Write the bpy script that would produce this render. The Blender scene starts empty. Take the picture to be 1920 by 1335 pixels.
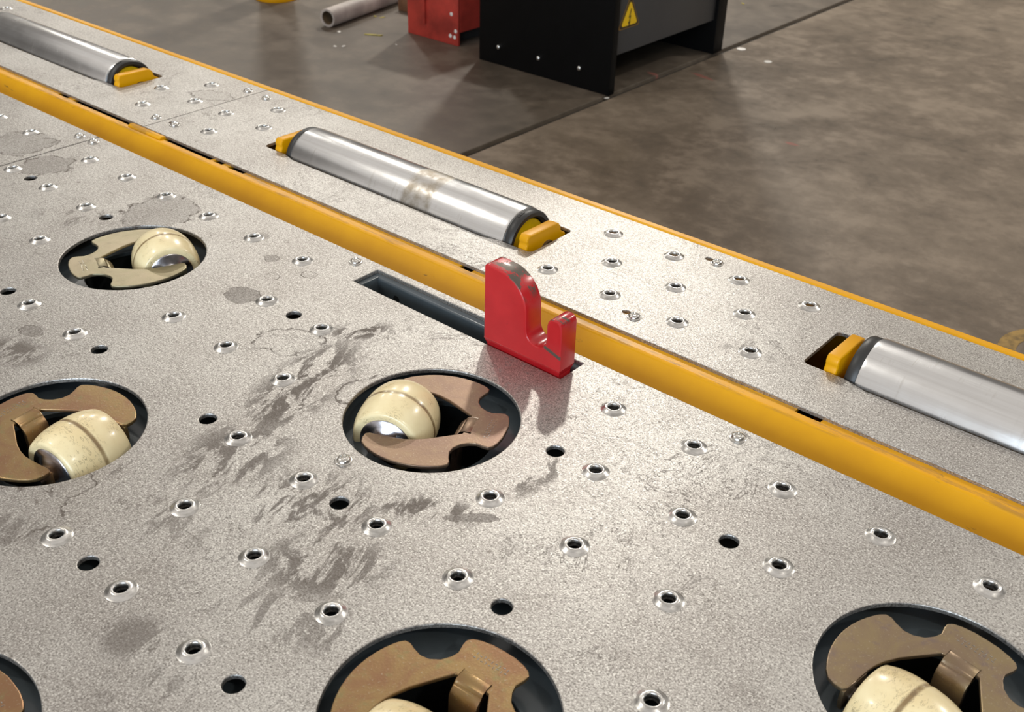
import bpy, bmesh, math, random
from mathutils import Vector, Matrix
from mathutils.geometry import delaunay_2d_cdt
random.seed(7)
PI = math.pi
scene = bpy.context.scene
COL = scene.collection
R = 0.085          # radius of a castor opening (m); deck layout below is in units of R
FLOOR = -0.5       # hall floor, deck surface is z = 0

# ------------------------------------------------------------------ camera
cam_d = bpy.data.cameras.new('camera'); cam = bpy.data.objects.new('camera', cam_d); COL.objects.link(cam)
fw = Vector((-0.53725, 0.65422, -0.53231)).normalized()
rt = Vector((0.76254, 0.64645, 0.02534)); rt = (rt - fw * rt.dot(fw)).normalized()
up = rt.cross(fw)
M = Matrix((rt, up, -fw)).transposed().to_4x4(); M.translation = Vector((7.7757, -9.3998, 7.1619)) * R
cam.matrix_world = M
cam_d.sensor_width = 36.0; cam_d.lens = 2047.54 / 1920 * 36; cam_d.clip_start = 0.02
cam_d.dof.use_dof = True; cam_d.dof.focus_distance = 1.08; cam_d.dof.aperture_fstop = 16
scene.camera = cam

# ------------------------------------------------------------------ world, lights, exposure
world = bpy.data.worlds.new('world'); scene.world = world; world.use_nodes = True
wb = world.node_tree.nodes['Background']; wb.inputs[0].default_value = (1.0, 0.93, 0.86, 1); wb.inputs[1].default_value = 0.62

def area(name, loc, target, sx, sy, power, col, shape='RECTANGLE'):
    d = bpy.data.lights.new(name, 'AREA'); d.shape = shape; d.size = sx; d.size_y = sy; d.energy = power; d.color = col
    o = bpy.data.objects.new(name, d); COL.objects.link(o); o.location = loc
    o.rotation_euler = (Vector(target) - Vector(loc)).to_track_quat('-Z', 'Y').to_euler()
    return o
# high-bay lamps under the hall roof
LAMP = (1.0, 0.95, 0.86)
for lx, ly, lp in ((-3.9, 6.1, 265), (-10.4, 5.0, 110), (-6.7, 5.0, 120), (2.5, 7.5, 220), (4.5, -1.0, 60), (-3.5, -2.0, 60)):
    area('high_bay_lamp', (lx, ly, 4.6), (lx, ly, 0), 0.4, 0.4, lp, LAMP, 'DISK')
# daylight through the open hall door behind the photographer
area('hall_door_daylight', (2.5, -6.5, 1.6), (0, 0, 0.3), 5.0, 3.6, 420, (0.70, 0.85, 1.0))
vs = scene.view_settings
vs.view_transform = 'Standard'; vs.look = 'None'; vs.gamma = 1.0; vs.use_curve_mapping = False; vs.exposure = 0.12

# ------------------------------------------------------------------ material helpers
class NT:
    def __init__(s, name):
        s.m = bpy.data.materials.new(name); s.m.use_nodes = True; s.t = s.m.node_tree
        s.b = s.t.nodes['Principled BSDF']; s.co = s.n('ShaderNodeTexCoord').outputs['Object']
    def n(s, kind, **kw):
        x = s.t.nodes.new(kind)
        for k, v in kw.items(): setattr(x, k, v)
        return x
    def put(s, sock, v):
        if v is None: return
        if isinstance(v, bpy.types.NodeSocket): s.t.links.new(v, sock)
        else: sock.default_value = (*v, 1) if isinstance(v, tuple) and len(v) == 3 and sock.type == 'RGBA' else v
    def noise(s, scale, detail=4, rough=0.6, co=None, dist=0.0, out=0):
        x = s.n('ShaderNodeTexNoise'); s.put(x.inputs['Vector'], co or s.co)
        x.inputs['Scale'].default_value = scale; x.inputs['Detail'].default_value = detail
        x.inputs['Roughness'].default_value = rough; x.inputs['Distortion'].default_value = dist
        return x.outputs[out]
    def voro(s, scale, feature='F1', co=None):
        x = s.n('ShaderNodeTexVoronoi', feature=feature); s.put(x.inputs['Vector'], co or s.co); x.inputs['Scale'].default_value = scale
        return x.outputs[0]
    def mapping(s, scale=(1, 1, 1), loc=(0, 0, 0), rot=(0, 0, 0), co=None):
        x = s.n('ShaderNodeMapping'); s.put(x.inputs[0], co or s.co)
        x.inputs['Location'].default_value = loc; x.inputs['Rotation'].default_value = rot; x.inputs['Scale'].default_value = scale
        return x.outputs[0]
    def ramp(s, v, a, b, lo=0.0, hi=1.0):
        x = s.n('ShaderNodeMapRange'); x.interpolation_type = 'SMOOTHSTEP'
        s.put(x.inputs[0], v); x.inputs[1].default_value = a; x.inputs[2].default_value = b
        x.inputs[3].default_value = lo; x.inputs[4].default_value = hi
        return x.outputs[0]
    def math(s, op, a, b=None, c=None, clamp=False):
        x = s.n('ShaderNodeMath', operation=op, use_clamp=clamp)
        s.put(x.inputs[0], a)
        if b is not None: s.put(x.inputs[1], b)
        if c is not None: s.put(x.inputs[2], c)
        return x.outputs[0]
    def mix(s, f, a, b, mode='MIX'):
        x = s.n('ShaderNodeMix', data_type='RGBA', blend_type=mode)
        s.put(x.inputs[0], f); s.put(x.inputs[6], a); s.put(x.inputs[7], b)
        return x.outputs[2]
    def bump(s, h, strength, dist=0.001):
        x = s.n('ShaderNodeBump'); x.inputs['Strength'].default_value = strength; x.inputs['Distance'].default_value = dist
        s.put(x.inputs['Height'], h); s.t.links.new(x.outputs[0], s.b.inputs['Normal'])
    def sep(s, co=None):
        x = s.n('ShaderNodeSeparateXYZ'); s.put(x.inputs[0], co or s.co); return x.outputs
    def set(s, color=None, rough=None, metal=None, coat=None, spec=None):
        s.put(s.b.inputs['Base Color'], color); s.put(s.b.inputs['Roughness'], rough); s.put(s.b.inputs['Metallic'], metal)
        if coat is not None: s.b.inputs['Coat Weight'].default_value = coat; s.b.inputs['Coat Roughness'].default_value = 0.12
        if spec is not None: s.b.inputs['Specular IOR Level'].default_value = spec
        return s.m
    def blob(s, cx, cy, rx, ry, rot, nz, amp=0.5, soft=0.25):
        """soft-edged, noise-broken ellipse mask in metres of object space"""
        co = s.mapping(loc=(-cx, -cy, 0))
        v = s.n('ShaderNodeVectorRotate', rotation_type='Z_AXIS'); s.put(v.inputs['Vector'], co); v.inputs['Angle'].default_value = -rot
        v2 = s.mapping(scale=(1 / rx, 1 / ry, 0), co=v.outputs[0])
        l = s.n('ShaderNodeVectorMath', operation='LENGTH'); s.put(l.inputs[0], v2)
        d = s.math('MULTIPLY_ADD', s.math('SUBTRACT', nz, 0.5), amp, l.outputs['Value'])
        return d

def plain(name, col, rough=0.5, metal=0.0, var=0.12, scale=30, bump=0.0, coat=None, spec=None):
    s = NT(name); nz = s.noise(scale, 5)
    c2 = tuple(x * (1 - var * 2.2) for x in col)
    if bump: s.bump(s.noise(scale * 8, 3), bump)
    return s.set(s.mix(s.ramp(nz, 0.35, 0.7), col, c2), rough, metal, coat, spec)

def deck_metal(name, stains, rings):
    s = NT(name)
    big = s.noise(5.0, 6, 0.65); mid = s.noise(38, 6, 0.7, dist=0.6); fine = s.noise(620, 2, 0.7); fine2 = s.noise(240, 3, 0.75)
    c = s.mix(s.ramp(big, 0.3, 0.7), (0.355, 0.333, 0.312), (0.475, 0.46, 0.437))
    c = s.mix(s.ramp(mid, 0.50, 0.72, 0, 0.35), c, (0.22, 0.20, 0.18))
    g = s.math('ADD', s.math('MULTIPLY', s.math('SUBTRACT', fine, 0.5), 2.2), s.math('MULTIPLY', s.math('SUBTRACT', fine2, 0.5), 1.0))
    c = s.mix(s.ramp(g, 0.03, 0.34, 0, 0.65), c, (0.13, 0.12, 0.11))
    c = s.mix(s.ramp(g, -0.05, -0.36, 0, 0.75), c, (0.72, 0.71, 0.68))
    # dull scuff net
    net = s.voro(26, 'DISTANCE_TO_EDGE', s.mapping(co=None, scale=(1, 1, 0)))
    wob = s.noise(14, 5, 0.7, dist=1.5)
    crack = s.math('MULTIPLY', s.ramp(wob, 0.485, 0.497), s.ramp(wob, 0.515, 0.503))
    crack = s.math('MULTIPLY', crack, s.ramp(s.noise(4.5, 3), 0.48, 0.62))
    vr = s.n('ShaderNodeVectorRotate', rotation_type='Z_AXIS'); s.put(vr.inputs['Vector'], s.co); vr.inputs['Angle'].default_value = -1.87
    smear_n = s.noise(40, 8, 0.72, co=s.mapping(scale=(0.5, 1.2, 1), co=vr.outputs[0]), dist=0.5)
    tot = None
    for (cx, cy, rx, ry, rot, lo, hi, amt) in stains:
        d = s.blob(cx * R, cy * R, rx * R, ry * R, rot, smear_n, 0.0)
        m = s.math('MULTIPLY', s.ramp(d, 1.0, 0.35), s.ramp(smear_n, lo, hi, 0, amt))
        tot = m if tot is None else s.math('MAXIMUM', tot, m)
    rn = s.noise(45, 4, 0.6)
    for (cx, cy, rx, ry, rot, fill) in rings:
        d = s.blob(cx * R, cy * R, rx * R, ry * R, rot, rn, 1.25)
        edge = s.math('MULTIPLY', s.ramp(d, 0.86, 0.97), s.ramp(d, 1.03, 0.99))
        m = s.math('MAXIMUM', s.math('MULTIPLY', edge, s.ramp(smear_n, 0.42, 0.56, 0.25, 0.95)), s.ramp(d, 1.0, 0.9, 0, fill * 0.85))
        tot = m if tot is None else s.math('MAXIMUM', tot, m)
    tot = s.math('MAXIMUM', tot if tot is not None else 0.0, s.math('MULTIPLY', crack, 0.5))
    c = s.mix(tot, c, (0.105, 0.085, 0.07))
    # scattered dark flecks
    fl = s.ramp(s.noise(95, 2, 0.5), 0.70, 0.76, 0, 0.6); c = s.mix(fl, c, (0.12, 0.10, 0.085))
    r = s.math('ADD', s.math('MULTIPLY_ADD', fine2, 0.16, 0.385), s.math('MULTIPLY', tot, 0.2))
    s.bump(s.math('ADD', s.math('MULTIPLY', fine, 0.6), s.math('MULTIPLY', fine2, 0.7)), 0.22, 0.0012)
    return s.set(c, r, s.math('MULTIPLY_ADD', tot, -0.5, 0.92))

STAINS = [(-0.85, -2.75, 1.55, 0.60, 1.87, 0.475, 0.54, 0.85), (-0.35, -4.15, 1.0, 0.75, 1.75, 0.48, 0.55, 0.75), (0.85, -4.15, 1.1, 0.75, 0.5, 0.49, 0.55, 0.75), (1.6, -4.6, 0.9, 0.65, 0.6, 0.48, 0.55, 0.75),
          (1.75, -3.40, 0.9, 0.28, 0.5, 0.48, 0.55, 0.8), (-1.25, -1.45, 0.55, 0.30, 0.9, 0.49, 0.55, 0.9), (1.1, -6.3, 0.45, 0.35, 0.6, 0.46, 0.5, 0.6), (-4.0, -4.65, 0.65, 0.40, 0.4, 0.46, 0.52, 0.8), (-1.0, -6.3, 0.5, 0.35, 0.3, 0.46, 0.54, 0.6),
          (1.6, -6.6, 0.6, 0.4, 0.6, 0.49, 0.55, 0.55), (2.0, -5.2, 1.2, 0.5, 0.4, 0.53, 0.58, 0.5), (-6.8, -2.0, 1.0, 0.5, 0.5, 0.53, 0.58, 0.5), (-0.5, -5.2, 1.6, 0.8, 0.3, 0.56, 0.60, 0.5), (2.3, -2.2, 0.7, 0.2, 1.5, 0.52, 0.57, 0.6)]
RINGS = [(-6.08, -1.10, 0.55, 0.62, 0.6, 0.28), (-3.09, -1.87, 0.26, 0.22, 0, 0.5), (-9.0, -1.30, 0.42, 0.42, 0.2, 0.35), (-10.2, -1.1, 0.6, 0.5, 0.2, 0.3), (-3.64, -0.93, 0.11, 0.10, 0, 0.35), (-2.89, -0.89, 0.11, 0.10, 0, 0.10),
         (-3.22, -1.26, 0.12, 0.10, 0, 0.06), (-1.22, -5.53, 0.30, 0.22, 0.4, 0.12), (-4.27, -4.22, 0.19, 0.13, 0.3, 0.5), (-1.73, -2.23, 0.42, 0.30, 0.5, 0.0), (-1.2, -6.1, 0.5, 0.4, 0.3, 0.12),
         (2.2, -3.19, 0.27, 0.07, 0.7, 0.6), (-6.6, -0.75, 0.11, 0.1, 0, 0.12), (-4.3, -0.55, 0.12, 0.08, 0, 0.3), (-0.2, -2.3, 0.45, 0.25, 1.2, 0.0)]
M_DECK = deck_metal('deck_steel', STAINS, RINGS)
M_SIDE = deck_metal('side_panel_steel', [(2.7, 1.6, 0.9, 0.3, 0.3, 0.52, 0.62, 0.35), (-2.0, 0.7, 0.9, 0.2, 0, 0.52, 0.6, 0.35)], [(-9.9, 2.7, 0.5, 0.25, 0.4, 0.12)])
def bright_steel():
    s = NT('bright_pressed_steel'); n = s.noise(300, 3); sc = s.noise(60, 3, co=s.mapping(scale=(1, 1, 6)))
    s.bump(n, 0.25, 0.0006)
    return s.set(s.mix(s.ramp(sc, 0.35, 0.7), (0.70, 0.69, 0.67), (0.42, 0.41, 0.39)), s.math('MULTIPLY_ADD', n, 0.2, 0.20), 1.0)
M_RIM = bright_steel()

def roller_steel(name, dirty):
    s = NT(name); xyz = s.sep()
    ln = s.noise(14, 5, 0.6, co=s.mapping(scale=(0.15, 6, 6))); n = s.noise(40, 5)
    around = s.noise(30, 3, co=s.mapping(scale=(8, 0.3, 0.3)))
    c = s.mix(s.ramp(ln, 0.35, 0.7), (0.80, 0.81, 0.82), (0.68, 0.68, 0.68))
    c = s.mix(s.ramp(s.math('MULTIPLY', around, n), 0.30, 0.42, 0, 0.3), c, (0.5, 0.48, 0.44))
    rr = s.math('MULTIPLY_ADD', n, 0.16, 0.17)
    if dirty:
        d = s.math('ABSOLUTE', s.math('SUBTRACT', s.math('MULTIPLY_ADD', s.noise(25, 3), 0.012, xyz[0]), dirty))
        m = s.math('MULTIPLY', s.ramp(d, 0.030, 0.022), s.ramp(s.noise(55, 5), 0.35, 0.65, 0.35, 0.85))
        c = s.mix(m, c, (0.30, 0.25, 0.18)); rr = s.math('MULTIPLY_ADD', m, 0.25, rr)
    s.bump(s.noise(250, 2, co=s.mapping(scale=(0.3, 1, 1))), 0.08, 0.0005)
    return s.set(c, rr, 1.0)
M_ROLL = roller_steel('roller_zinc_steel', 0); M_ROLLD = roller_steel('roller_zinc_steel_smudged', 0.055)

def yellow_paint(name, wear=True):
    s = NT(name); xyz = s.sep(); n = s.noise(9, 5); f = s.noise(60, 4, 0.7)
    c = s.mix(s.ramp(n, 0.3, 0.75), (0.76, 0.365, 0.0), (0.66, 0.30, 0.0))
    if wear:
        st = s.noise(22, 5, 0.75, co=s.mapping(scale=(0.6, 1, 4)), dist=0.5)
        c = s.mix(s.ramp(st, 0.66, 0.74, 0, 0.75), c, (0.10, 0.06, 0.02))
        topm = s.math('MULTIPLY', s.ramp(xyz[2], -0.0065, -0.0045), s.ramp(s.noise(30, 5, 0.75, co=s.mapping(scale=(0.35, 3, 1))), 0.47, 0.62, 0, 0.45))
        c = s.mix(topm, c, (0.16, 0.10, 0.05))
    s.bump(s.noise(120, 3), 0.12, 0.001)
    return s.set(c, s.math('MULTIPLY_ADD', f, 0.2, 0.30), 0.0, 0.0, 0.32)
M_YEL = yellow_paint('yellow_rail_paint'); M_YEL2 = yellow_paint('yellow_bracket_paint', False)
M_CAP = plain('yellow_plastic_cap', (0.72, 0.50, 0.005), 0.35, 0, 0.08, 40)
M_BLACKRING = plain('black_rubber', (0.022, 0.021, 0.020), 0.42, 0, 0.1, 60)
M_SLATE = plain('slate_paint', (0.072, 0.090, 0.102), 0.34, 0, 0.12, 14, 0.15, 0.3)
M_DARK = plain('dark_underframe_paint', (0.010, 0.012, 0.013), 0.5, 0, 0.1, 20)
M_BOLT = plain('zinc_bolt', (0.74, 0.72, 0.68), 0.26, 1.0, 0.15, 120)
M_AXLE = plain('dark_axle_steel', (0.20, 0.18, 0.17), 0.3, 1.0, 0.2, 150)

def zinc_yellow(name, a, b, c3):
    s = NT(name); n1 = s.noise(22, 5, 0.65, dist=0.8); n2 = s.noise(55, 5, 0.7); f = s.noise(500, 2)
    c = s.mix(s.ramp(n1, 0.38, 0.62), a, b); c = s.mix(s.ramp(n2, 0.52, 0.72, 0, 0.7), c, c3)
    c = s.mix(s.ramp(f, 0.60, 0.75, 0, 0.5), c, (0.45, 0.39, 0.29))
    s.bump(f, 0.15, 0.0006)
    return s.set(c, s.math('MULTIPLY_ADD', n2, 0.15, 0.30), 0.85)
M_Y1 = zinc_yellow('zinc_olive', (0.30, 0.265, 0.165), (0.34, 0.285, 0.19), (0.26, 0.22, 0.15))
M_Y2 = zinc_yellow('zinc_pinkish', (0.27, 0.185, 0.125), (0.235, 0.155, 0.115), (0.30, 0.22, 0.14))
M_Y3 = zinc_yellow('zinc_bronze', (0.32, 0.215, 0.098), (0.275, 0.155, 0.085), (0.235, 0.215, 0.10))
M_Y4 = zinc_yellow('zinc_violet_brown', (0.255, 0.185, 0.125), (0.29, 0.22, 0.125), (0.20, 0.15, 0.145))
M_HUB = plain('zinc_hub', (0.55, 0.53, 0.56), 0.22, 1.0, 0.2, 60)
def nylon():
    s = NT('cream_nylon'); xyz = s.sep(); n = s.noise(30, 4); sc = s.noise(95, 4, 0.7, co=s.mapping(scale=(1, 2.2, 1)), dist=2.0)
    c = s.mix(s.ramp(n, 0.3, 0.7), (0.84, 0.72, 0.44), (0.76, 0.62, 0.35))
    d = s.math('ABSOLUTE', xyz[1])
    c = s.mix(s.math('MULTIPLY', s.ramp(d, 0.0032, 0.0008), s.ramp(n, 0.3, 0.6, 0.5, 0.95)), c, (0.22, 0.14, 0.06))
    line = s.math('MULTIPLY', s.ramp(sc, 0.555, 0.575), s.ramp(sc, 0.60, 0.58))
    c = s.mix(s.math('MULTIPLY', line, s.ramp(n, 0.45, 0.58, 0, 0.85)), c, (0.12, 0.09, 0.06))
    s.bump(s.noise(70, 4), 0.2, 0.001)
    return s.set(c, 0.27, 0.0, 0.2)
M_NYL = nylon()

def red_paint():
    s = NT('chipped_red_paint'); xyz = s.sep(); n = s.noise(60, 5, 0.75); n2 = s.noise(16, 4); w = s.noise(26, 6, 0.7, dist=0.6)
    c = s.mix(s.ramp(n2, 0.3, 0.7), (0.50, 0.016, 0.020), (0.40, 0.010, 0.014))
    c = s.mix(s.ramp(n, 0.62, 0.72, 0, 0.35), c, (0.10, 0.006, 0.008))
    # paint worn through on the crown, the prong tip and the arrises
    geo = s.n('ShaderNodeNewGeometry'); nz = s.sep(geo.outputs['Normal'])
    topw = s.math('MULTIPLY', s.ramp(nz[2], 0.25, 0.65), s.ramp(w, 0.47, 0.53))
    hi = s.ramp(xyz[2], 0.045, 0.06)
    chip = s.math('MULTIPLY', topw, hi)
    ledge = s.math('MULTIPLY', s.ramp(s.math('ABSOLUTE', s.math('MULTIPLY_ADD', xyz[0], 0.30, s.math("SUBTRACT", xyz[2], 0.0560))), 0.0028, 0.0012), s.math('MULTIPLY', s.math('MULTIPLY', s.ramp(xyz[0], 0.086, 0.090), s.ramp(nz[1], -0.3, -0.6)), s.ramp(w, 0.47, 0.51)))
    chip = s.math('MAXIMUM', chip, ledge)
    edge = s.math('MULTIPLY', s.ramp(geo.outputs['Pointiness'], 0.56, 0.62), s.ramp(w, 0.46, 0.52))
    chip = s.math('MAXIMUM', chip, s.math('MULTIPLY', edge, s.ramp(xyz[2], 0.02, 0.03)))
    c = s.mix(chip, c, (0.105, 0.085, 0.068))
    return s.set(c, s.math('MULTIPLY_ADD', chip, 0.22, 0.26), s.math('MULTIPLY', chip, 0.5), 0.1)
M_RED = red_paint()
def concrete(name='polished_concrete', k=1.0, rk=0.13):
    s = NT(name); b = s.noise(1.1, 6, 0.6, dist=0.4); m = s.noise(7, 8, 0.72, dist=0.1); f = s.noise(45, 6, 0.75)
    c = s.mix(s.ramp(b, 0.3, 0.7), (0.075 * k, 0.058 * k, 0.042 * k), (0.108 * k, 0.086 * k, 0.064 * k))
    c = s.mix(s.ramp(m, 0.44, 0.66, 0, 0.75), c, (0.15 * k, 0.12 * k, 0.09 * k))
    c = s.mix(s.ramp(m, 0.46, 0.34, 0, 0.5), c, (0.05 * k, 0.041 * k, 0.031 * k))
    c = s.mix(s.ramp(f, 0.55, 0.75, 0, 0.3), c, (0.17 * k, 0.14 * k, 0.11 * k))
    for (x0, y0, x1, y1) in ((-1.161, 2.303, -1.054, 2.278), (-1.262, 2.203, -1.215, 2.195), (-0.62, 1.95, -0.59, 1.95)):
        d = s.blob((x0 + x1) / 2, (y0 + y1) / 2, abs(x1 - x0) / 2 + .01, 0.012, math.atan2(y1 - y0, x1 - x0), f, 1.2)
        c = s.mix(s.ramp(d, 1.0, 0.5, 0, 0.6), c, (0.32, 0.10, 0.08))
    r = s.math('ADD', s.math('MULTIPLY_ADD', m, 0.28, rk), s.math('MULTIPLY', f, 0.12))
    s.bump(s.math('ADD', m, s.math('MULTIPLY', f, 0.35)), 0.12, 0.006)
    return s.set(c, r, 0.0)
M_CONC = concrete(k=1.75); M_CONC2 = concrete('reflection_darkened_concrete', 1.0, 0.27)  # second copy, left slab: dark reflections of surroundings put into its base colour
M_WALL = plain('hall_wall_paint', (0.22, 0.21, 0.20), 0.7, 0, 0.1, 2)
M_JOINT = plain('joint_sealant', (0.032, 0.024, 0.016), 0.6, 0, 0.1, 20)
M_CBLACK = plain('black_cabinet_enamel', (0.003, 0.003, 0.0032), 0.5, 0, 0.1, 20, spec=0.15)
M_CGREY = plain('grey_cabinet_enamel', (0.050, 0.050, 0.052), 0.5, 0, 0.05, 8)
M_SCREW = plain('white_zinc_screw', (0.85, 0.85, 0.83), 0.25, 1.0, 0.1, 90)
M_SIGNY = plain('sign_yellow', (0.80, 0.50, 0.0), 0.4, 0, 0.05, 20); M_SIGNB = plain('sign_black', (0.03, 0.018, 0.005), 0.45, 0, 0.05, 20)
M_SIGNE = plain('sign_border_backing', (0.24, 0.13, 0.03), 0.5, 0, 0.05, 20)
M_RBOX = plain('scuffed_red_box_paint', (0.47, 0.045, 0.030), 0.5, 0, 0.22, 9, 0.2)
M_CHIP = plain('white_chip', (0.75, 0.72, 0.68), 0.6, 0, 0.1, 60)
M_TUBE = plain('pale_pipe', (0.46, 0.40, 0.36), 0.5, 0, 0.15, 10, 0.1)
M_BORE = plain('brown_pipe_bore', (0.17, 0.11, 0.06), 0.8, 0, 0.2, 20)
M_WOOD = plain('brown_wood', (0.16, 0.07, 0.03), 0.7, 0, 0.2, 20)
M_PAPER = plain('litter_pale', (0.62, 0.60, 0.56), 0.7, 0, 0.1, 90); M_LEAF = plain('litter_yellow', (0.36, 0.30, 0.05), 0.7, 0, 0.2, 90)
M_LINE = plain('worn_yellow_floor_paint', (0.34, 0.21, 0.05), 0.6, 0, 0.3, 35)
M_DUST = plain('matte_dark_steel', (0.03, 0.03, 0.03), 0.6, 0, 0.1, 10)

# ------------------------------------------------------------------ geometry helpers
def link(name, me, mat, parent=None, loc=(0, 0, 0), rot=(0, 0, 0)):
    o = bpy.data.objects.new(name, me); COL.objects.link(o)
    if mat is not None and len(me.materials) == 0: me.materials.append(mat)
    o.location = loc; o.rotation_euler = rot
    if parent: o.parent = parent
    return o
def finish(bm, name, smooth=None):
    bmesh.ops.recalc_face_normals(bm, faces=bm.faces)
    me = bpy.data.meshes.new(name); bm.to_mesh(me); bm.free()
    if smooth is not None:
        for p in me.polygons: p.use_smooth = True
        me.set_sharp_from_angle(angle=math.radians(smooth))
    return me
def tag(o, label, cat, group=None, kind=None):
    o['label'] = label; o['category'] = cat
    if group: o['group'] = group
    if kind: o['kind'] = kind
    return o
def struct(o, label=None):
    o['kind'] = 'structure'
    if label: o['label'] = label
    return o
def empty(name, loc=(0, 0, 0), rz=0):
    o = bpy.data.objects.new(name, None); COL.objects.link(o); o.location = loc; o.rotation_euler = (0, 0, rz); o.empty_display_size = 0.03
    return o
def circle(cx, cy, r, n): return [(cx + r * math.cos(2 * PI * i / n), cy + r * math.sin(2 * PI * i / n)) for i in range(n)]
def inside(pt, poly):
    x, y = pt; c = False; j = len(poly) - 1
    for i in range(len(poly)):
        xi, yi = poly[i]; xj, yj = poly[j]
        if (yi > y) != (yj > y) and x < (xj - xi) * (y - yi) / (yj - yi) + xi: c = not c
        j = i
    return c
def holed_plate(name, outer, holes, ztop, zbot, bevel=0.0):
    """flat plate with real openings: constrained triangulation, then walls down every loop"""
    loops = [outer] + holes
    vc = []; ed = []
    for lp in loops:
        b = len(vc); vc += [Vector(v) for v in lp]; ed += [(b + i, b + (i + 1) % len(lp)) for i in range(len(lp))]
    v, e, f, *_ = delaunay_2d_cdt(vc, ed, [], 0, 1e-7)
    boxes = [(min(a for a, _ in h), max(a for a, _ in h), min(b for _, b in h), max(b for _, b in h), h) for h in holes]
    keep = []
    for t in f:
        cx = sum(v[i].x for i in t) / len(t); cy = sum(v[i].y for i in t) / len(t)
        if not inside((cx, cy), outer): continue
        if any(x0 < cx < x1 and y0 < cy < y1 and inside((cx, cy), h) for x0, x1, y0, y1, h in boxes): continue
        keep.append(t)
    bm = bmesh.new()
    top = [bm.verts.new((p.x, p.y, ztop)) for p in v]
    for t in keep: bm.faces.new([top[i] for i in t])
    for x in [x for x in bm.verts if not x.link_faces]: bm.verts.remove(x)
    r = bmesh.ops.extrude_face_region(bm, geom=bm.faces[:])
    for x in r['geom']:
        if isinstance(x, bmesh.types.BMVert): x.co.z = zbot
    bmesh.ops.recalc_face_normals(bm, faces=bm.faces)
    if bevel:
        es = [x for x in bm.edges if len(x.link_faces) == 2 and abs(x.verts[0].co.z - ztop) < 1e-7 and abs(x.verts[1].co.z - ztop) < 1e-7
              and (abs(x.link_faces[0].normal.z) < 0.5) != (abs(x.link_faces[1].normal.z) < 0.5)]
        bmesh.ops.bevel(bm, geom=es, offset=bevel, segments=2, affect='EDGES', profile=0.5)
    return finish(bm, name)
def prism(name, outline, axis, a, b, bevel=0.0, seg=2, smooth=24):
    """extrude a 2D outline along axis ('x','y' or 'z') from a to b"""
    bm = bmesh.new()
    mk = {'x': lambda u, w, t: (t, u, w), 'y': lambda u, w, t: (u, t, w), 'z': lambda u, w, t: (u, w, t)}[axis]
    va = [bm.verts.new(mk(u, w, a)) for u, w in outline]; vb = [bm.verts.new(mk(u, w, b)) for u, w in outline]
    bm.faces.new(va); bm.faces.new(vb[::-1]); n = len(outline)
    for i in range(n): bm.faces.new([va[i], va[(i + 1) % n], vb[(i + 1) % n], vb[i]])
    bmesh.ops.recalc_face_normals(bm, faces=bm.faces)
    if bevel:
        es = [e for e in bm.edges if len(e.link_faces) == 2 and e.calc_face_angle(0) > math.radians(28)]
        bmesh.ops.bevel(bm, geom=es, offset=bevel, segments=seg, affect='EDGES', profile=0.5)
    bmesh.ops.recalc_face_normals(bm, faces=bm.faces)
    k = 'xyz'.index(axis)
    for e in bm.edges:
        e.smooth = len(e.link_faces) == 2 and e.calc_face_angle(0) < math.radians(smooth) and not any(abs(f.normal[k]) > 0.999 for f in e.link_faces)
    for f in bm.faces: f.smooth = True
    return finish(bm, name)
def box(name, x0, x1, y0, y1, z0, z1, bevel=0.0):
    return prism(name, [(x0, y0), (x1, y0), (x1, y1), (x0, y1)], 'z', z0, z1, bevel)
def lathe(name, prof, n, axis='z', smooth=35, close=True):
    """prof: list of (radius, height) along the axis"""
    bm = bmesh.new(); rings = []
    for r, h in prof:
        ring = []
        for i in range(n):
            a = 2 * PI * i / n; u, w = r * math.cos(a), r * math.sin(a)
            ring.append(bm.verts.new((u, w, h) if axis == 'z' else (h, u, w) if axis == 'x' else (u, h, w)))
        rings.append(ring)
    for k in range(len(rings) - 1):
        for i in range(n): bm.faces.new([rings[k][i], rings[k][(i + 1) % n], rings[k + 1][(i + 1) % n], rings[k + 1][i]])
    if close: bm.faces.new(rings[0][::-1]); bm.faces.new(rings[-1])
    return finish(bm, name, smooth)

# ------------------------------------------------------------------ hall floor
fl = struct(link('floor', box('floor', -12, 9, -9, 14, FLOOR - 0.06, FLOOR - 0.012), M_JOINT), 'brown grey polished concrete hall floor')
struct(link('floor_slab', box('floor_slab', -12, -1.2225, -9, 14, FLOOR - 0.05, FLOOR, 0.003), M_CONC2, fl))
struct(link('floor_slab', box('floor_slab', -1.1975, 9, -9, 14, FLOOR - 0.05, FLOOR, 0.003), M_CONC, fl))

for nm, bx_ in (('wall_back', (-12, 9, 14, 14.2)), ('wall_left', (-12.2, -12, -9, 14.2)), ('wall_right', (9, 9.2, -9, 14.2))):
    struct(link(nm, box(nm, *bx_, FLOOR - .06, 6.5), M_WALL), 'plain dull grey hall wall')
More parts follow.
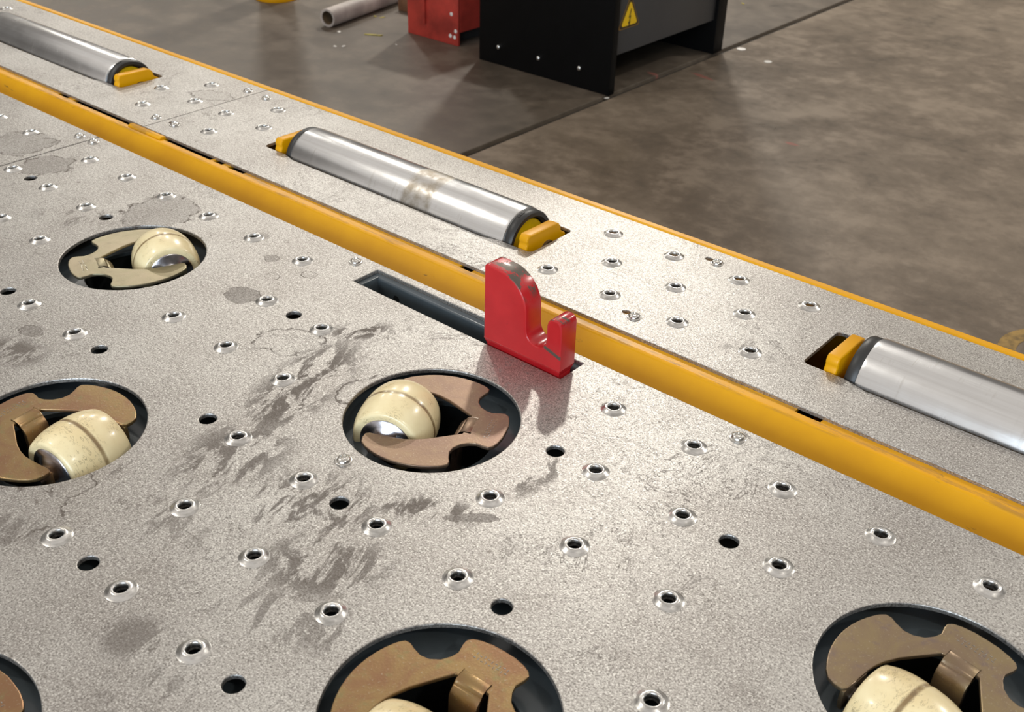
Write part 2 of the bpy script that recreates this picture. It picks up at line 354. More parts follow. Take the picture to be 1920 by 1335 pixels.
# ------------------------------------------------------------------ deck layout (units of R, x along the rail, y across it)
PXH, PY, LX, LY = 0.54165, 1.07289, -0.0225, -0.6793
CAST = [(-2, 0), (-1, -1), (0, -2), (0, 0), (1, -1), (2, 0)]
def cpos(a, b): return (0.7203 + a * 2.92073, -2.19686 + b * 2.9478)
SEAM = -9.5
TH = 0.05
rims, plains = [], []
for j in range(0, -12, -1):
    for i in range(-17, 32):
        x, y = LX + i * PXH, LY + j * PY
        if x < SEAM + 0.25 or x > 15.6: continue
        dmin = min(math.hypot(x - cpos(*c)[0], y - cpos(*c)[1]) for c in CAST)
        if (i - j) % 2 == 0 and not (j % 2 and i % 2 == 0):
            if dmin > 1.45 and not (j == 0 and -5 < i < 3) and dmin > 1.45: rims.append((x, y))
        elif j % 2 and i % 2 == 0 and (i % 4 == (0 if (j % 4 == 3) else 2)) and dmin > 1.25: plains.append((x, y))
# left panel beyond the seam
rims_l = [(-10.54 - 1.085 * k, -0.70) for k in range(7)] + [(-10.0 - 1.085 * k, -1.77) for k in range(7)] + [(-10.54 - 1.085 * k, -2.84) for k in range(7)]
BOLTS = [(-9.36, -0.2), (-2.70, -0.19), (0.58, -3.40), (3.50, -0.20)]; BOLTS_L = [(-9.77, -0.22)]
RH, RPL, RB = 0.066, 0.098, 0.05
def sc(pts): return [(x * R, y * R) for x, y in pts]
slot = [(-2.31, -0.594), (1.30, -0.594), (1.30, -0.135), (-2.31, -0.135)]
holes = [sc(circle(*cpos(*c), 1.0, 96)) for c in CAST] + [sc(circle(x, y, RH, 16)) for x, y in rims] + [sc(circle(x, y, RPL, 28)) for x, y in plains] + [sc(slot)]
deck = link('deck_panel', holed_plate('deck_panel', sc([(SEAM + .012, -12.5), (16, -12.5), (16, 0.0), (SEAM + .012, 0.0)]), holes, 0, -TH * R, 0.0011), M_DECK)
tag(deck, 'scuffed grey steel deck panel with large round castor openings and rimmed holes', 'deck panel')
deck_l = link('deck_panel', holed_plate('deck_panel_end', sc([(-24, -12.5), (SEAM - .012, -12.5), (SEAM - .012, 0.0), (-24, 0.0)]),
              [sc(circle(x, y, RH, 16)) for x, y in rims_l], 0.0002, -TH * R, 0.0011), M_DECK)
tag(deck_l, 'stained steel deck panel past the thin seam, with rimmed holes only', 'deck panel')

# pressed-up rim round each grip hole: a low volcano with a shiny worn crest
def rim_mesh(name, h, ro):
    p = [(RH * 0.97, -0.022), (RH * 0.97, h * 0.55), (RH * 1.10, h * 0.93), (RH * 1.3, h), (RH * 1.6, h * 0.80), (ro * 0.84, h * 0.28), (ro, 0.001), (ro * 1.0, -0.004)]
    return lathe(name, [(r * R, z * R) for r, z in p], 28, smooth=60, close=False)
me_rim = rim_mesh('raised_rim', 0.040, 0.150); me_rim_s = me_rim
for par, lst in ((deck, rims), (deck_l, rims_l)):
    for x, y in lst: link('raised_rim', me_rim, M_RIM, par, (x * R, y * R, 0), (0, 0, random.uniform(0, 6)))
# button-head screws
def bolt_mesh(name):
    bm = bmesh.new(); n = 24
    prof = [(0.098, 0.0), (0.098, 0.007), (0.090, 0.012), (0.078, 0.013), (0.074, 0.028), (0.060, 0.044), (0.042, 0.050), (0.037, 0.030), (0.0005, 0.028)]
    rings = [[bm.verts.new((r * R * math.cos(2 * PI * i / n), r * R * math.sin(2 * PI * i / n), z * R)) for i in range(n)] for r, z in prof]
    for k in range(len(rings) - 1):
        for i in range(n): bm.faces.new([rings[k][i], rings[k][(i + 1) % n], rings[k + 1][(i + 1) % n], rings[k + 1][i]])
    bm.faces.new(rings[-1])
    return finish(bm, name, 40)
me_bolt = bolt_mesh('button_screw')
for par, lst in ((deck, BOLTS), (deck_l, BOLTS_L)):
    for x, y in lst: link('button_screw', me_bolt, M_BOLT, par, (x * R, y * R, 0))

# ------------------------------------------------------------------ painted under-frame seen through the openings
ring_holes = [sc(circle(*cpos(*c), 0.70, 40)) for c in CAST] + [sc([(-2.43, -0.72), (1.45, -0.72), (1.45, -0.11), (-2.43, -0.11)])]
uf = empty('under_frame', (0, 0, -1.6 * R)); tag(uf, 'slate painted steel under-frame seen through the deck openings', 'frame')
def uchild(name, me, mat):
    o = link(name, me, mat, uf); o.location = (0, 0, 1.6 * R); return o
uchild('mounting_plate', holed_plate('mounting_plate', sc([(-24, -12.4), (16, -12.4), (16, -0.02), (-24, -0.02)]), ring_holes, -0.26 * R, -0.32 * R, 0.0008), M_SLATE)
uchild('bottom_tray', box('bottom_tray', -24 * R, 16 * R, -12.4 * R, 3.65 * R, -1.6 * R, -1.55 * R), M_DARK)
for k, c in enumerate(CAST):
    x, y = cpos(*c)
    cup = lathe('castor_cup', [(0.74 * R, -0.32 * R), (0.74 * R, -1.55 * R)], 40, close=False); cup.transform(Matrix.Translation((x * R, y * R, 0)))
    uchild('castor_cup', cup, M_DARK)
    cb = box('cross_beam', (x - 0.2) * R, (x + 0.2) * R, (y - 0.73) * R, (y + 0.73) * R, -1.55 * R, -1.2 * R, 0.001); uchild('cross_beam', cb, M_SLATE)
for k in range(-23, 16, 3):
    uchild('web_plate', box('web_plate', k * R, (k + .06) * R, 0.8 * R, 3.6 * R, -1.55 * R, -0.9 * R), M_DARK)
# channel under the stop slot
ch = empty('stop_channel', (-0.5 * R, -0.36 * R, -0.62 * R)); tag(ch, 'slate painted steel channel sunk in the slot behind the red stop', 'channel')
def cchild(name, me, mat, par=None):
    o = link(name, me, mat, ch); o.location = (0.5 * R, 0.36 * R, 0.62 * R); return o
ya, yb = -0.70, -0.125
cchild('back_wall', prism('back_wall', [((yb) * R, -0.6 * R), (yb * R, -0.0505 * R), ((yb - .02) * R, -0.0505 * R), ((yb - .075) * R, -0.06 * R), ((yb - .10) * R, -0.09 * R), ((yb - .10) * R, -0.6 * R)], 'x', -2.42 * R, 1.44 * R, 0.0012, 3), M_SLATE)
cchild('front_wall', box('front_wall', -2.42 * R, 1.44 * R, ya * R, (ya + .08) * R, -0.6 * R, -0.07 * R, 0.001), M_SLATE)
cchild('channel_floor', box('channel_floor', -2.42 * R, 1.44 * R, ya * R, yb * R, -0.62 * R, -0.58 * R), M_SLATE)
cchild('end_wall', box('end_wall', -2.42 * R, -2.22 * R, (ya + .08) * R, yb * R, -0.6 * R, -0.058 * R, 0.001), M_SLATE)
o = cchild('pin_hole', lathe('pin_hole', [(0.055 * R, 0), (0.055 * R, 0.004 * R)], 20, 'y'), M_DARK); o.location = Vector(o.location) + Vector((-1.86 * R, (yb - .105) * R, -0.27 * R))

# ------------------------------------------------------------------ yellow frame beam beside the deck; its lip carries the roller panels
LZ, FY, Y0 = -0.05, 0.63, 0.835
rail = empty('frame_beam', (0, 0, -1.5 * R)); tag(rail, 'yellow painted steel frame beam in the gap between castor deck and roller panels', 'beam')
def bchild(name, me):
    o = link(name, me, M_YEL, rail); o.location = (0, 0, 1.5 * R); return o
web = [(FY - .44, -1.5), (FY - .44, LZ - .49), (FY, LZ - 0.03), (FY + .012, LZ - .015), (FY + .028, LZ - .004), (FY + .045, LZ), (FY + 0.12, LZ), (FY + .12, LZ - .06), (FY + .07, LZ - .08), (FY + .07, -1.5)]
bchild('beam_web', prism('beam_web', sc(web), 'x', -24 * R, 16 * R, 0.0, 2, 4))
notches = [(-12.2, -11.86), (-11.66, -9.74), (-8.72, -7.36), (-7.28, -7.05), (-6.88, -6.48), (-1.60, -1.37), (3.70, 4.02), (9.4, 9.7)]
fl_out = [(-24, FY + .12), (16, FY + .12), (16, 1.45)]
for a, b in sorted(notches, reverse=True): fl_out += [(b + .03, 1.40), (b, FY + 0.128 + 0.02 * random.random()), (a, FY + 0.128 + 0.02 * random.random()), (a - .03, 1.40)]
fl_out += [(-24, 1.45)]
bchild('beam_lip', holed_plate('beam_lip', sc(fl_out), [], (LZ - .001) * R, (LZ - .05) * R))
bchild('weld_pad', prism('weld_pad', sc([(FY + .075, LZ), (FY + .085, LZ + .03), (FY + .14, LZ + .05), (FY + .21, LZ + .035), (FY + .235, LZ)]), 'x', -9.72 * R, -8.74 * R, 0.001))

# ------------------------------------------------------------------ raised side panels
SZ = 0.0; SB = -TH; Y1 = 3.66; SEAMS = -9.40
def opening(x0, x1):
    """roller opening: wider along the tube, narrower at the bracket ends, rounded corners"""
    pts = []
    def corner(cx, cy, r, a0, a1):
        for k in range(6):
            a = math.radians(a0 + (a1 - a0) * k / 5); pts.append((cx + r * math.cos(a), cy + r * math.sin(a)))
    yl, yh, d = 1.735, 2.735, 0.085; r = .08
    corner(x0 + r, yl + r, r, 180, 270); pts.append((x0 + .56, yl)); pts.append((x0 + .68, yl - d * .35)); pts.append((x0 + .86, yl - d))
    pts.append((x1 - .86, yl - d)); pts.append((x1 - .68, yl - d * .35)); pts.append((x1 - .56, yl)); corner(x1 - r, yl + r, r, 270, 360)
    corner(x1 - r, yh - r, r, 0, 90); pts.append((x1 - .56, yh)); pts.append((x1 - .68, yh + d * .35)); pts.append((x1 - .86, yh + d))
    pts.append((x0 + .86, yh + d)); pts.append((x0 + .68, yh + d * .35)); pts.append((x0 + .56, yh)); corner(x0 + r, yh - r, r, 90, 180)
    return pts
ROLL = [(-17.55, -11.53), (-7.12, -1.08), (3.28, 9.32)]
def lat(i): return LX + i * PXH
sr_main = [(lat(i + o), y) for o in (0, 19) for y, ii in ((1.49, (-1, 1, 3, 5)), (2.285, (0, 2, 4)), (3.075, (-1, 1, 3, 5))) for i in ii] + [(-8.36, 1.49), (-8.90, 2.28), (-7.81, 2.28), (-8.35, 3.06)]
sr_main = [t for t in sr_main if t[0] < 15.7]
sr_left = [(-10.42, 1.50), (-10.96, 2.29), (-9.86, 2.28), (-10.42, 3.08), (-18.4, 3.1), (-18.4, 1.5)]
sb_main = [(-9.06, 1.26), (-9.02, 3.32), (1.10, 3.31), (1.11, 1.22)]; sb_left = [(-9.62, 1.25), (-9.61, 3.34)]
slots_s = [[(x - .155 + .06 * math.cos(a), y + .045 + .05 * math.sin(a)) for a in [math.radians(d) for d in range(0, 360, 30)]] for x, y in ((1.10, 3.31), (1.11, 1.22), (-9.06, 1.26))]
hm = [sc(opening(*ROLL[1])), sc(opening(*ROLL[2]))] + [sc(circle(x, y, RH, 16)) for x, y in sr_main] + [sc(s_) for s_ in slots_s]
side = link('roller_panel', holed_plate('roller_panel', sc([(SEAMS + .01, Y0), (16, Y0), (16, Y1), (SEAMS + .01, Y1)]), hm, SZ * R, SB * R, 0.0006), M_SIDE)
tag(side, 'long grey steel roller panel holding the smudged roller behind the red stop', 'panel')
side_l = link('roller_panel', holed_plate('roller_panel_end', sc([(-24, Y0), (SEAMS - .01, Y0), (SEAMS - .01, Y1), (-24, Y1)]), [sc(opening(*ROLL[0]))] + [sc(circle(x, y, RH, 16)) for x, y in sr_left], SZ * R, SB * R, 0.0006), M_SIDE)
tag(side_l, 'grey steel roller panel beyond the seam, around the roller past the hole cluster', 'panel')
for par, lst in ((side, sr_main), (side_l, sr_left)):
    for x, y in lst: link('raised_rim', me_rim_s, M_RIM, par, (x * R, y * R, SZ * R), (0, 0, random.uniform(0, 6)))
for par, lst in ((side, sb_main), (side_l, sb_left)):
    for x, y in lst: link('button_screw', me_bolt, M_BOLT, par, (x * R, y * R, SZ * R))
# outer yellow edge bar
E0, E1 = Y1 + .003, 3.80
edge = link('edge_rail', prism('edge_rail', sc([(2.9, -.12), (2.9, -.056), (E0, -.056), (E0, SZ - .005), (E0 + .015, SZ + .012), (E0 + .03, SZ + .018), (E1 - .02, SZ + .018), (E1, SZ + .003), (E1, -1.9), (E1 - .06, -1.9), (E1 - .06, -.12)]), 'x', -24 * R, 16 * R, 0, 2, 14), M_YEL2)
tag(edge, 'thin yellow painted steel edge bar along the outer side of the platform', 'rail')
# platform legs down to the floor keep the deck off the ground
leg_root = empty('platform_base', (0, 0, FLOOR)); tag(leg_root, 'dark steel base beams carrying the roller platform', 'base')
for x in (-22, -8, 6, 15):
    for y in (-11.5, 3.1):
        o = link('leg', box('leg', (x - .4) * R, (x + .4) * R, (y - .4) * R, (y + .4) * R, FLOOR, -1.6 * R, 0.002), M_DUST, leg_root); o.location = (0, 0, -FLOOR)

# ------------------------------------------------------------------ side rollers
YR, ZR, RR = 2.24, -0.17, 0.527
brk = [(-0.495, -0.60), (-0.49, 0.10), (-0.485, 0.19), (-0.462, 0.235), (-0.475, 0.29), (-0.455, 0.345), (-0.42, 0.375), (0.21, 0.365), (0.28, 0.335), (0.325, 0.28), (0.33, 0.21), (0.40, 0.16), (0.45, 0.13), (0.47, -0.60)]
def make_roller(x0, x1, label, mat, e0=0.66, e1=0.52):
    xa, xb = x0 + e0, x1 - e1                 # tube end planes
    cx = (xa + xb) / 2
    root = empty('side_roller', (cx * R, YR * R, ZR * R))
    tag(root, label, 'roller', 'steel rollers along the side panels')
    L = (xb - xa) / 2
    tube = [(RR * .8, -L + .02), (RR - .03, -L + .02), (RR - .008, -L + .035), (RR, -L + .08), (RR, L - .08), (RR - .008, L - .035), (RR - .03, L - .02), (RR * .8, L - .02)]
    link('tube', lathe('tube', [(r * R, h * R) for r, h in tube], 96, 'x', 30), mat, root)
    for s in (-1, 1):
        rg = [(RR - .03, 0), (RR - .018, .015), (RR - .018, .115), (RR - .04, .15), (RR * .82, .155), (RR * .77, .13), (RR * .75, .03), (RR * .3, .02)]
        pr = [(r * R, s * (L - .03 + h) * R) for r, h in rg]
        ring = link('end_ring', lathe('end_ring', pr, 64, 'x', 40), M_BLACKRING, root)
        if s > 0:
            for k in range(3):
                a = 1.75 + .09 * k
                o = link('moulded_mark', box('moulded_mark', -.018 * R, .018 * R, -.02 * R, .02 * R, -.004 * R, .006 * R), M_BLACKRING, ring)
                o.location = ((L + .02) * R, (RR - .018) * R * math.cos(a), (RR - .018) * R * math.sin(a)); o.rotation_euler = (a - PI / 2, 0, 0)
        link('end_cap', lathe('end_cap', [(r * R, s * (L + h) * R) for r, h in ((.375, -.02), (.375, .05), (.36, .065), (.12, .075), (.11, .11), (.05, .11))], 48, 'x', 35), M_CAP, root)
        bx = (x0 + .27 - cx) if s < 0 else (x1 - .26 - cx)
        b = link('bracket', prism('bracket', sc(brk), 'x', bx * R, (bx + .17) * R, 0.0022, 3, 28), M_YEL2, root)
        link('axle_nut', lathe('axle_nut', [(r * R, (bx + (.16 if s > 0 else .01)) * R + s * h * R) for r, h in ((.2, 0), (.2, .006), (.16, .007), (.155, .05), (.12, .065), (.06, .065), (.055, .02), (.002, .02))], 24, 'x', 30), M_AXLE, b)
    return root
make_roller(*ROLL[0], 'bright steel roller in the panel beyond the seam, past the cluster of small holes', M_ROLL)
make_roller(*ROLL[1], 'steel roller with a brown smudge band, in the panel behind the red stop', M_ROLLD)
make_roller(*ROLL[2], 'clean steel roller whose bracket leaves a wide dark gap in the panel opening', M_ROLL)

# ------------------------------------------------------------------ swivel castors
half = [(0.872, 0.0), (0.868, 0.12), (0.845, 0.23), (0.815, 0.30), (0.77, 0.335), (0.71, 0.33), (0.62, 0.305), (0.545, 0.325), (0.465, 0.375), (0.41, 0.455), (0.395, 0.54), (0.42, 0.63), (0.45, 0.70), (0.445, 0.755), (0.40, 0.79)]
for d in range(66, 129, 6): half.append((0.888 * math.cos(math.radians(d)), 0.888 * math.sin(math.radians(d))))
half += [(-0.585, 0.655), (-0.605, 0.58), (-0.60, 0.50), (-0.56, 0.475), (-0.40, 0.478), (-0.25, 0.478), (-0.16, 0.47), (-0.06, 0.445), (0.08, 0.385), (0.25, 0.28), (0.42, 0.175)]
outline = half + [(x, -y) for x, y in half[::-1] if y > 0]
def make_yoke():
    return prism('yoke', sc(outline), 'z', -0.050 * R, -0.006 * R, 0.0009, 2, 24)
me_yoke = make_yoke()
# bent-down tongue at the tab, curving from the plate into a leg
tg = [(0.50, -0.006), (0.42, -0.010), (0.37, -0.035), (0.345, -0.09), (0.335, -0.20), (0.30, -0.75), (0.255, -0.75), (0.29, -0.20), (0.30, -0.09), (0.335, -0.02), (0.37, -0.05), (0.42, -0.05), (0.50, -0.05)]
tg = [(0.50, -0.004), (0.43, -0.006), (0.385, -0.022), (0.355, -0.06), (0.34, -0.12), (0.30, -0.75), (0.245, -0.75), (0.285, -0.13), (0.31, -0.085), (0.345, -0.052), (0.40, -0.046), (0.50, -0.046)]
tg = [(x, z) for x, z in tg]
me_tongue = prism('tongue', sc(tg), 'y', -0.145 * R, 0.145 * R, 0.0006, 2, 50)
fork = [(-0.60, -0.03), (-0.26, -0.03), (-0.25, -0.16), (-0.29, -0.34), (-0.37, -0.42), (-0.48, -0.42), (-0.56, -0.34), (-0.61, -0.16)]
WX, WZ, WR, WH = -0.425, -0.205, 0.458, 0.375
wprof = []
for k in range(0, 25):
    t = -1 + 2 * k / 24; r = WR * (1 - 0.14 * abs(t) ** 2.6) - (0.008 if abs(t) < 0.02 else 0)
    wprof.append((r, t * WH * 0.965))
wprof = [(WR * .62, -WH * .94), (WR * .76, -WH), (WR * .82, -WH * .99)] + wprof + [(WR * .82, WH * .99), (WR * .76, WH), (WR * .62, WH * .94)]
me_wheel = lathe('wheel', [(r * R, h * R) for r, h in wprof], 72, 'y', 50)
me_hub = {s: lathe('hub', [(r * WR * R, s * h * R) for r, h in ((.66, WH * .9), (.665, WH * .98), (.63, WH * 1.015), (.50, WH * 1.03), (.42, WH * 1.10), (.34, WH * 1.13), (.30, WH * 1.2), (.05, WH * 1.2))], 48, 'y', 40) for s in (-1, 1)}
me_fork = {s: prism('fork_cheek', sc(fork), 'y', (s * .475) * R, (s * .515) * R, 0.0006, 2, 40) for s in (-1, 1)}
me_axle = lathe('axle', [(.085 * R, -.56 * R), (.085 * R, .56 * R)], 20, 'y', 30)
me_pivot = lathe('pivot_post', [(.22 * R, -1.5 * R), (.22 * R, -0.75 * R), (.16 * R, -0.7 * R), (.02 * R, -0.69 * R)], 32)
# stamped characters, worn beyond reading
def stamp_mesh():
    bm = bmesh.new()
    for k in range(9):
        for w in range(2):
            x = (0.66 + 0.045 * w + random.uniform(-.008, .008)) * R; y = (-0.16 + 0.04 * k) * R
            lx, ly = (0.016, 0.003) if (k + w) % 2 else (0.004, 0.012)
            vs_ = [bm.verts.new((x + sx * lx * R, y + sy * ly * R, -0.0045 * R)) for sx, sy in ((-1, -1), (1, -1), (1, 1), (-1, 1))]
            bm.faces.new(vs_)
    bmesh.ops.solidify(bm, geom=bm.faces[:], thickness=0.002 * R)
    return finish(bm, 'stamped_mark')
me_stamp = stamp_mesh()
def make_castor(c, ang, mat, label, spin=0.0):
    x, y = cpos(*c)
    root = empty('castor', (x * R, y * R, 0), math.radians(ang)); tag(root, label, 'castor', 'swivel castors set in the deck openings')
    yk = link('yoke', me_yoke.copy(), mat, root); yk.data.materials.clear(); yk.data.materials.append(mat)
    t = me_tongue.copy(); t.materials.clear(); link('tongue', t, mat, yk)
    for s in (-1, 1):
        f = me_fork[s].copy(); f.materials.clear(); link('fork_cheek', f, mat, yk)
    link('stamped_mark', me_stamp, M_BOLT, yk)
    w = link('wheel', me_wheel, M_NYL, root, (WX * R, 0, WZ * R), (0, spin, 0)); 
    for s in (-1, 1): link('hub', me_hub[s], M_HUB, w)
    link('axle', me_axle, M_AXLE, root, (WX * R, 0, WZ * R))
    link('pivot_post', me_pivot, M_DUST, root)
    return root
make_castor((-2, 0), -112, M_Y1, 'castor whose cream wheel points at the yellow rail, pale olive yoke below a ring stain', 0.3)
make_castor((0, 0), 24, M_Y2, 'castor beside the red stop, cream wheel and pinkish brown yoke partly in its shadow', 1.1)
make_castor((-1, -1), 188, M_Y3, 'castor with scratched cream wheel, bronze yoke and a bright hub, beside round oil marks', 2.0)
make_castor((1, -1), 94, M_Y3, 'castor with green bronze yoke and broad stamped tab turned towards the red stop side', 2.9)
make_castor((2, 0), 81, M_Y4, 'castor with violet brown yoke on the clean, unstained stretch of deck beside the yellow beam', 3.8)
make_castor((0, -2), 85, M_Y3, 'castor with brown yoke in an opening whose rim is chipped bright', 4.4)

# ------------------------------------------------------------------ red stop
st = [(0.082, 0.075), (0.082, 1.10)]
st += [(0.13, 1.125)] 
cx_, cz_ = 0.26, 0.655
for d in range(78, -1, -6):
    a = math.radians(d); st.append((0.285 + 0.465 * math.cos(a), 0.66 + 0.455 * math.sin(a)))
st += [(0.752, 0.52)]
for d in range(180, 361, 15):
    a = math.radians(d); st.append((0.912 + 0.155 * math.cos(a), 0.45 + 0.155 * math.sin(a)))
st += [(1.065, 0.64), (1.08, 0.70), (1.115, 0.745), (1.17, 0.76), (1.23, 0.755), (1.27, 0.73), (1.287, 0.68), (1.290, 0.40), (1.290, 0.075)]
st_o = [(x * R, z * R) for x, z in st]
stop = empty('cargo_stop', (0.68 * R, -0.45 * R, 0)); tag(stop, 'chipped red steel stop with a tall rounded horn and a short prong', 'stop')
def schild(name, me, mat):
    o = link(name, me, mat, stop); o.location = (-0.68 * R, 0.45 * R, 0); return o
body = schild('stop_body', prism('stop_body', st_o, 'y', -0.605 * R, -0.300 * R, 0.0020, 3, 28), M_RED)
foot = [(0.082, -0.595), (1.285, -0.595), (1.285, -0.31), (0.082, -0.31)]
def foot_mesh():
    bm = bmesh.new(); rg = []
    for z, i in ((0.083, 0.0), (0.0, 0.030), (-0.35, 0.034)):
        rg.append([bm.verts.new(((x + (i if x < .5 else -i)) * R, (y + (i if y < -.4 else -i)) * R, z * R)) for x, y in foot])
    bm.faces.new(rg[0]); bm.faces.new(rg[2][::-1])
    for u in range(2):
        for k in range(4): bm.faces.new([rg[u][k], rg[u][(k + 1) % 4], rg[u + 1][(k + 1) % 4], rg[u + 1][k]])
    return finish(bm, 'stop_foot')
schild('stop_foot', foot_mesh(), M_RED)

# ------------------------------------------------------------------ electrical cabinet on the floor
cab = empty('electrical_cabinet', (-1.46, 2.24, FLOOR)); tag(cab, 'black and grey electrical cabinet with a yellow warning triangle', 'cabinet')
def kchild(name, me, mat, par=None):
    o = link(name, me, mat, par or cab)
    if par is None: o.location = (1.46, -2.24, -FLOOR)
    return o
CX0, CX1, CY0, CY1, CT = -1.748, -1.212, 1.913, 2.585, FLOOR + 1.75
kchild('end_panel', box('end_panel', CX0, CX1, CY0, CY0 + 0.03, FLOOR, CT, 0.003), M_CBLACK)
kchild('end_panel', box('end_panel', CX0, CX1, CY1 - 0.06, CY1, FLOOR, CT, 0.003), M_CBLACK)
kchild('back_panel', box('back_panel', CX0, CX0 + .02, CY0 + .03, CY1 - .06, FLOOR + .115, CT), M_CBLACK)
kchild('front_panel', box('front_panel', CX1 - .03, CX1 - .012, CY0 + .03, CY1 - .06, FLOOR + .115, CT, 0.002), M_CGREY)
kchild('base_pan', box('base_pan', CX0 + .02, CX1 - .03, CY0 + .03, CY1 - .06, FLOOR + .115, FLOOR + .13), M_CBLACK)
kchild('top_panel', box('top_panel', CX0, CX1, CY0, CY1, CT, CT + .02, 0.003), M_CBLACK)
kchild('skirting', box('skirting', CX0 + .1, CX0 + .16, CY0 + .03, CY1 - .06, FLOOR, FLOOR + .115), M_CBLACK)
me_scr = lathe('screw', [(r, -h) for r, h in ((.0075, 0), (.0075, .002), (.006, .0045), (.002, .0055))], 16, 'y', 50)
for x, z in ((-1.663, -.442), (-1.494, -.442), (-1.33, -.438)): kchild('screw', me_scr, M_SCREW).location = (1.46 + x, -2.24 + CY0, -FLOOR + z)
# warning sign: rounded triangle, black border, yellow field, black lightning bolt
def tri(name, size, x, mat, par, t=0.0012):
    cy, cz = 2.010, -0.277; pts = []
    for k, ang in enumerate((90, 210, 330)):
        px, pz = cy + (size - .006) * math.cos(math.radians(ang)), cz + (size - .006) * math.sin(math.radians(ang))
        for d in (-60, -30, 0, 30, 60): pts.append((px + .006 * math.cos(math.radians(ang + d)), pz + .006 * math.sin(math.radians(ang + d))))
    return kchild(name, prism(name, pts, 'x', x, x + t), mat, par)
FX = CX1 - .012
sg = tri('warning_sign', 0.060, FX, M_SIGNE, None); sg['label'] = 'yellow triangular high voltage sign'
tri('sign_border', 0.0555, FX + .0012, M_SIGNB, sg, .0004); tri('sign_field', 0.044, FX + .0016, M_SIGNY, sg, .0004)
bolt = [(0.004, 0.030), (-0.006, 0.004), (0.000, 0.004), (-0.004, -0.009), (-0.008, -0.008), (0.000, -0.024), (0.004, -0.006), (0.001, -0.007), (0.006, 0.010), (0.000, 0.009), (0.008, 0.030)]
kchild('lightning_bolt', prism('lightning_bolt', [(2.010 + a, -0.283 + b) for a, b in bolt], 'x', FX + .002, FX + .0026), M_SIGNB, sg)

# ------------------------------------------------------------------ red steel box, pipe, yellow drum, litter
rb = empty('red_steel_box', (-2.01, 2.2, FLOOR)); tag(rb, 'scuffed red steel box standing behind the black cabinet', 'box')
def rchild(name, me, mat):
    o = link(name, me, mat, rb); o.location = (2.01, -2.2, -FLOOR); return o
rchild('front_plate', box('front_plate', -2.137, -1.893, 1.968, 1.978, FLOOR, FLOOR + .40, 0.002), M_RBOX)
rchild('side_plate', box('side_plate', -1.903, -1.893, 1.978, 2.45, FLOOR + .045, FLOOR + .40, 0.002), M_RBOX)
rchild('side_plate', box('side_plate', -2.137, -2.127, 1.978, 2.45, FLOOR, FLOOR + .40, 0.002), M_RBOX)
rchild('top_plate', box('top_plate', -2.127, -1.903, 1.978, 2.45, FLOOR + .385, FLOOR + .40, 0.002), M_RBOX)
rchild('rib', box('rib', -2.055, -2.045, 1.960, 1.968, FLOOR + .05, FLOOR + .40, 0.001), M_RBOX)
for x, z in ((-1.925, .105), (-1.93, .03), (-1.91, .028), (-1.905, .05), (-1.908, .18)):
    o = rchild('paint_chip', lathe('paint_chip', [(.007, 0), (.006, -.001)], 9, 'y'), M_CHIP); o.location = (2.01 + x, -2.2 + 1.968, z)
rchild('skid', box('skid', -1.99, -1.93, 2.0, 2.42, FLOOR, FLOOR + .03, .002), M_DUST)

PR = 0.033
pipe = empty('pipe', (-2.385, 1.81, FLOOR + PR)); tag(pipe, 'pale hollow pipe lying on the floor next to the red box', 'pipe')
pdir = Vector((-2.47, 2.28, 0)) - Vector((-2.385, 1.81, 0)); pipe.rotation_euler = (0, 0, math.atan2(pdir.y, pdir.x))
link('pipe_wall', lathe('pipe_wall', [(PR * .72, .9), (PR, .9), (PR, .002), (PR * .97, 0), (PR * .74, 0), (PR * .72, .002)], 40, 'x', 40, close=False), M_TUBE, pipe)
link('pipe_bore', lathe('pipe_bore', [(PR * .72, .004), (PR * .72, .9)], 40, 'x', 40, close=False), M_BORE, pipe)
wb_ = tag(link('wood_block', box('wood_block', -.05, .05, -.035, .035, 0, .05, .003), M_WOOD, None, (-2.325, 2.19, FLOOR), (0, 0, .1)), 'small brown wooden block between the pipe and the red box', 'block')
dr = empty('bollard', (-2.835, 1.945, FLOOR)); tag(dr, 'dark bollard with a worn yellow foot flange standing on the floor', 'bollard')
link('foot_flange', lathe('foot_flange', [(.082, 0), (.084, .004), (.084, .014), (.078, .018), (.066, .02)], 40), M_YEL2, dr)
link('post', lathe('post', [(.064, .018), (.064, .98), (.058, 1.0), (.03, 1.012)], 40), M_WOOD, dr)

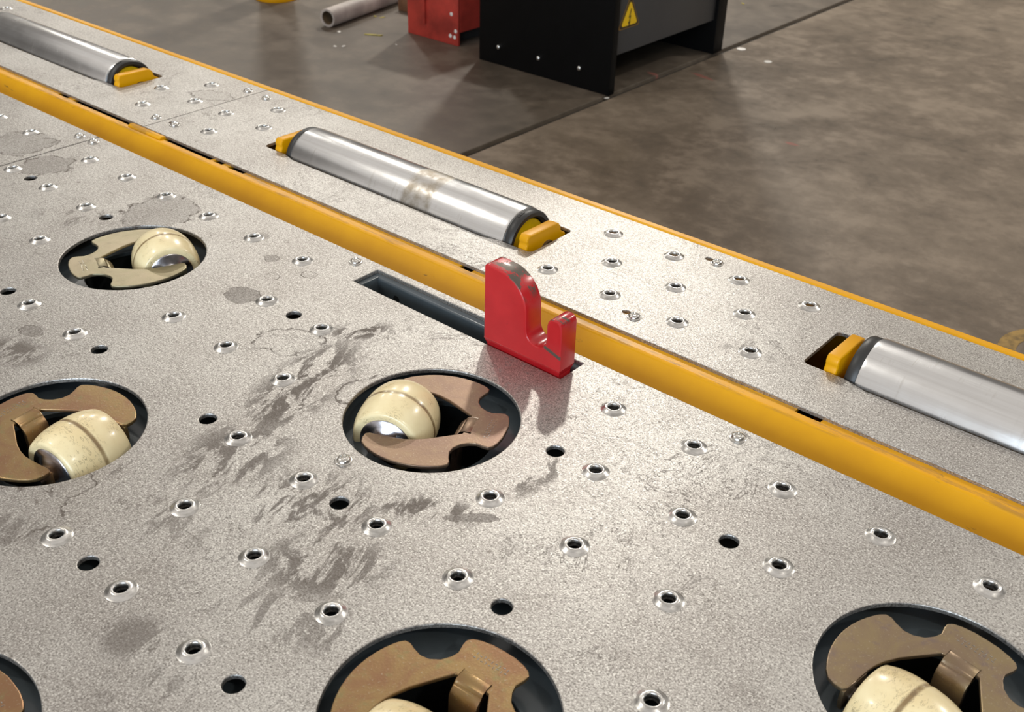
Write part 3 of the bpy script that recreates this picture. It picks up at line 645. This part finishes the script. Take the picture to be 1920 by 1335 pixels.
def flake(name, x, y, s, mat, label, cat, grp_=None, rnd=False):
    if rnd: me = lathe(name, [(s * .5, .0012), (s, .0008), (s, 0.0), (s * .5, 0)], 20)
    else:
        pts = [(s * random.uniform(.6, 1.1) * math.cos(a), s * .6 * random.uniform(.6, 1.1) * math.sin(a)) for a in [k * PI / 3.5 for k in range(7)]]
        me = prism(name, pts, 'z', 0, .0015)
    o = link(name, me, mat, None, (x, y, FLOOR), (0, 0, random.uniform(0, 6))); tag(o, label, cat, grp_)
flake('washer', -1.174, 2.653, .016, M_CHIP, 'bright white disc on the floor just off the cabinet corner', 'disc', None, True)
flake('washer', -1.032, 2.587, .013, M_PAPER, 'dull pale disc on open floor, farther from the cabinet', 'disc', None, True)
LIT = 'one of two pale scraps lying close together on open floor'
flake('litter_scrap', -2.312, 1.799, .013, M_PAPER, 'lone pale scrap just beneath the open mouth of the pipe', 'litter')
for x, y, s in ((-2.193, 1.671, .010), (-2.172, 1.692, .011)): flake('litter_scrap', x, y, s, M_PAPER, LIT, 'litter', 'pair of pale scraps on the floor')
flake('litter_scrap', -2.059, 1.833, .006, M_PAPER, 'tiny pale scrap on the floor before the red box', 'litter')
for x, y in ((-2.342, 2.039), (-2.371, 2.03)): flake('dry_leaf', x, y, .012, M_LEAF, 'yellowish leaf fragment between the pipe and the red box', 'leaf', 'leaf fragments by the red box')
flake('dry_leaf', -1.488, 3.206, .014, M_LEAF, 'yellowish fragment on the floor behind the cabinet', 'leaf')
flake('litter_scrap', -1.206, 1.895, .010, M_PAPER, 'small pale scrap at the foot of the black cabinet corner', 'litter')
o = link('splinter', prism('splinter', [(-.032, -.004), (.03, -.006), (.034, .004), (-.03, .005)], 'z', 0, .003), M_LEAF, None, (-2.199, 1.857, FLOOR), (0, 0, .55)); tag(o, 'thin wood splinter lying before the red box', 'splinter')
# worn yellow marking ring on the floor
def arc_mesh():
    an = [math.radians(80 + 5 * k) for k in range(35)]
    return prism('floor_marking', [(.125 * math.cos(a), .125 * math.sin(a)) for a in an] + [(.09 * math.cos(a), .09 * math.sin(a)) for a in an[::-1]], 'z', 0, .001)
o = link('floor_marking', arc_mesh(), M_LINE, None, (0.345, 1.275, FLOOR)); tag(o, 'worn yellow curved paint mark on the concrete floor', 'marking')
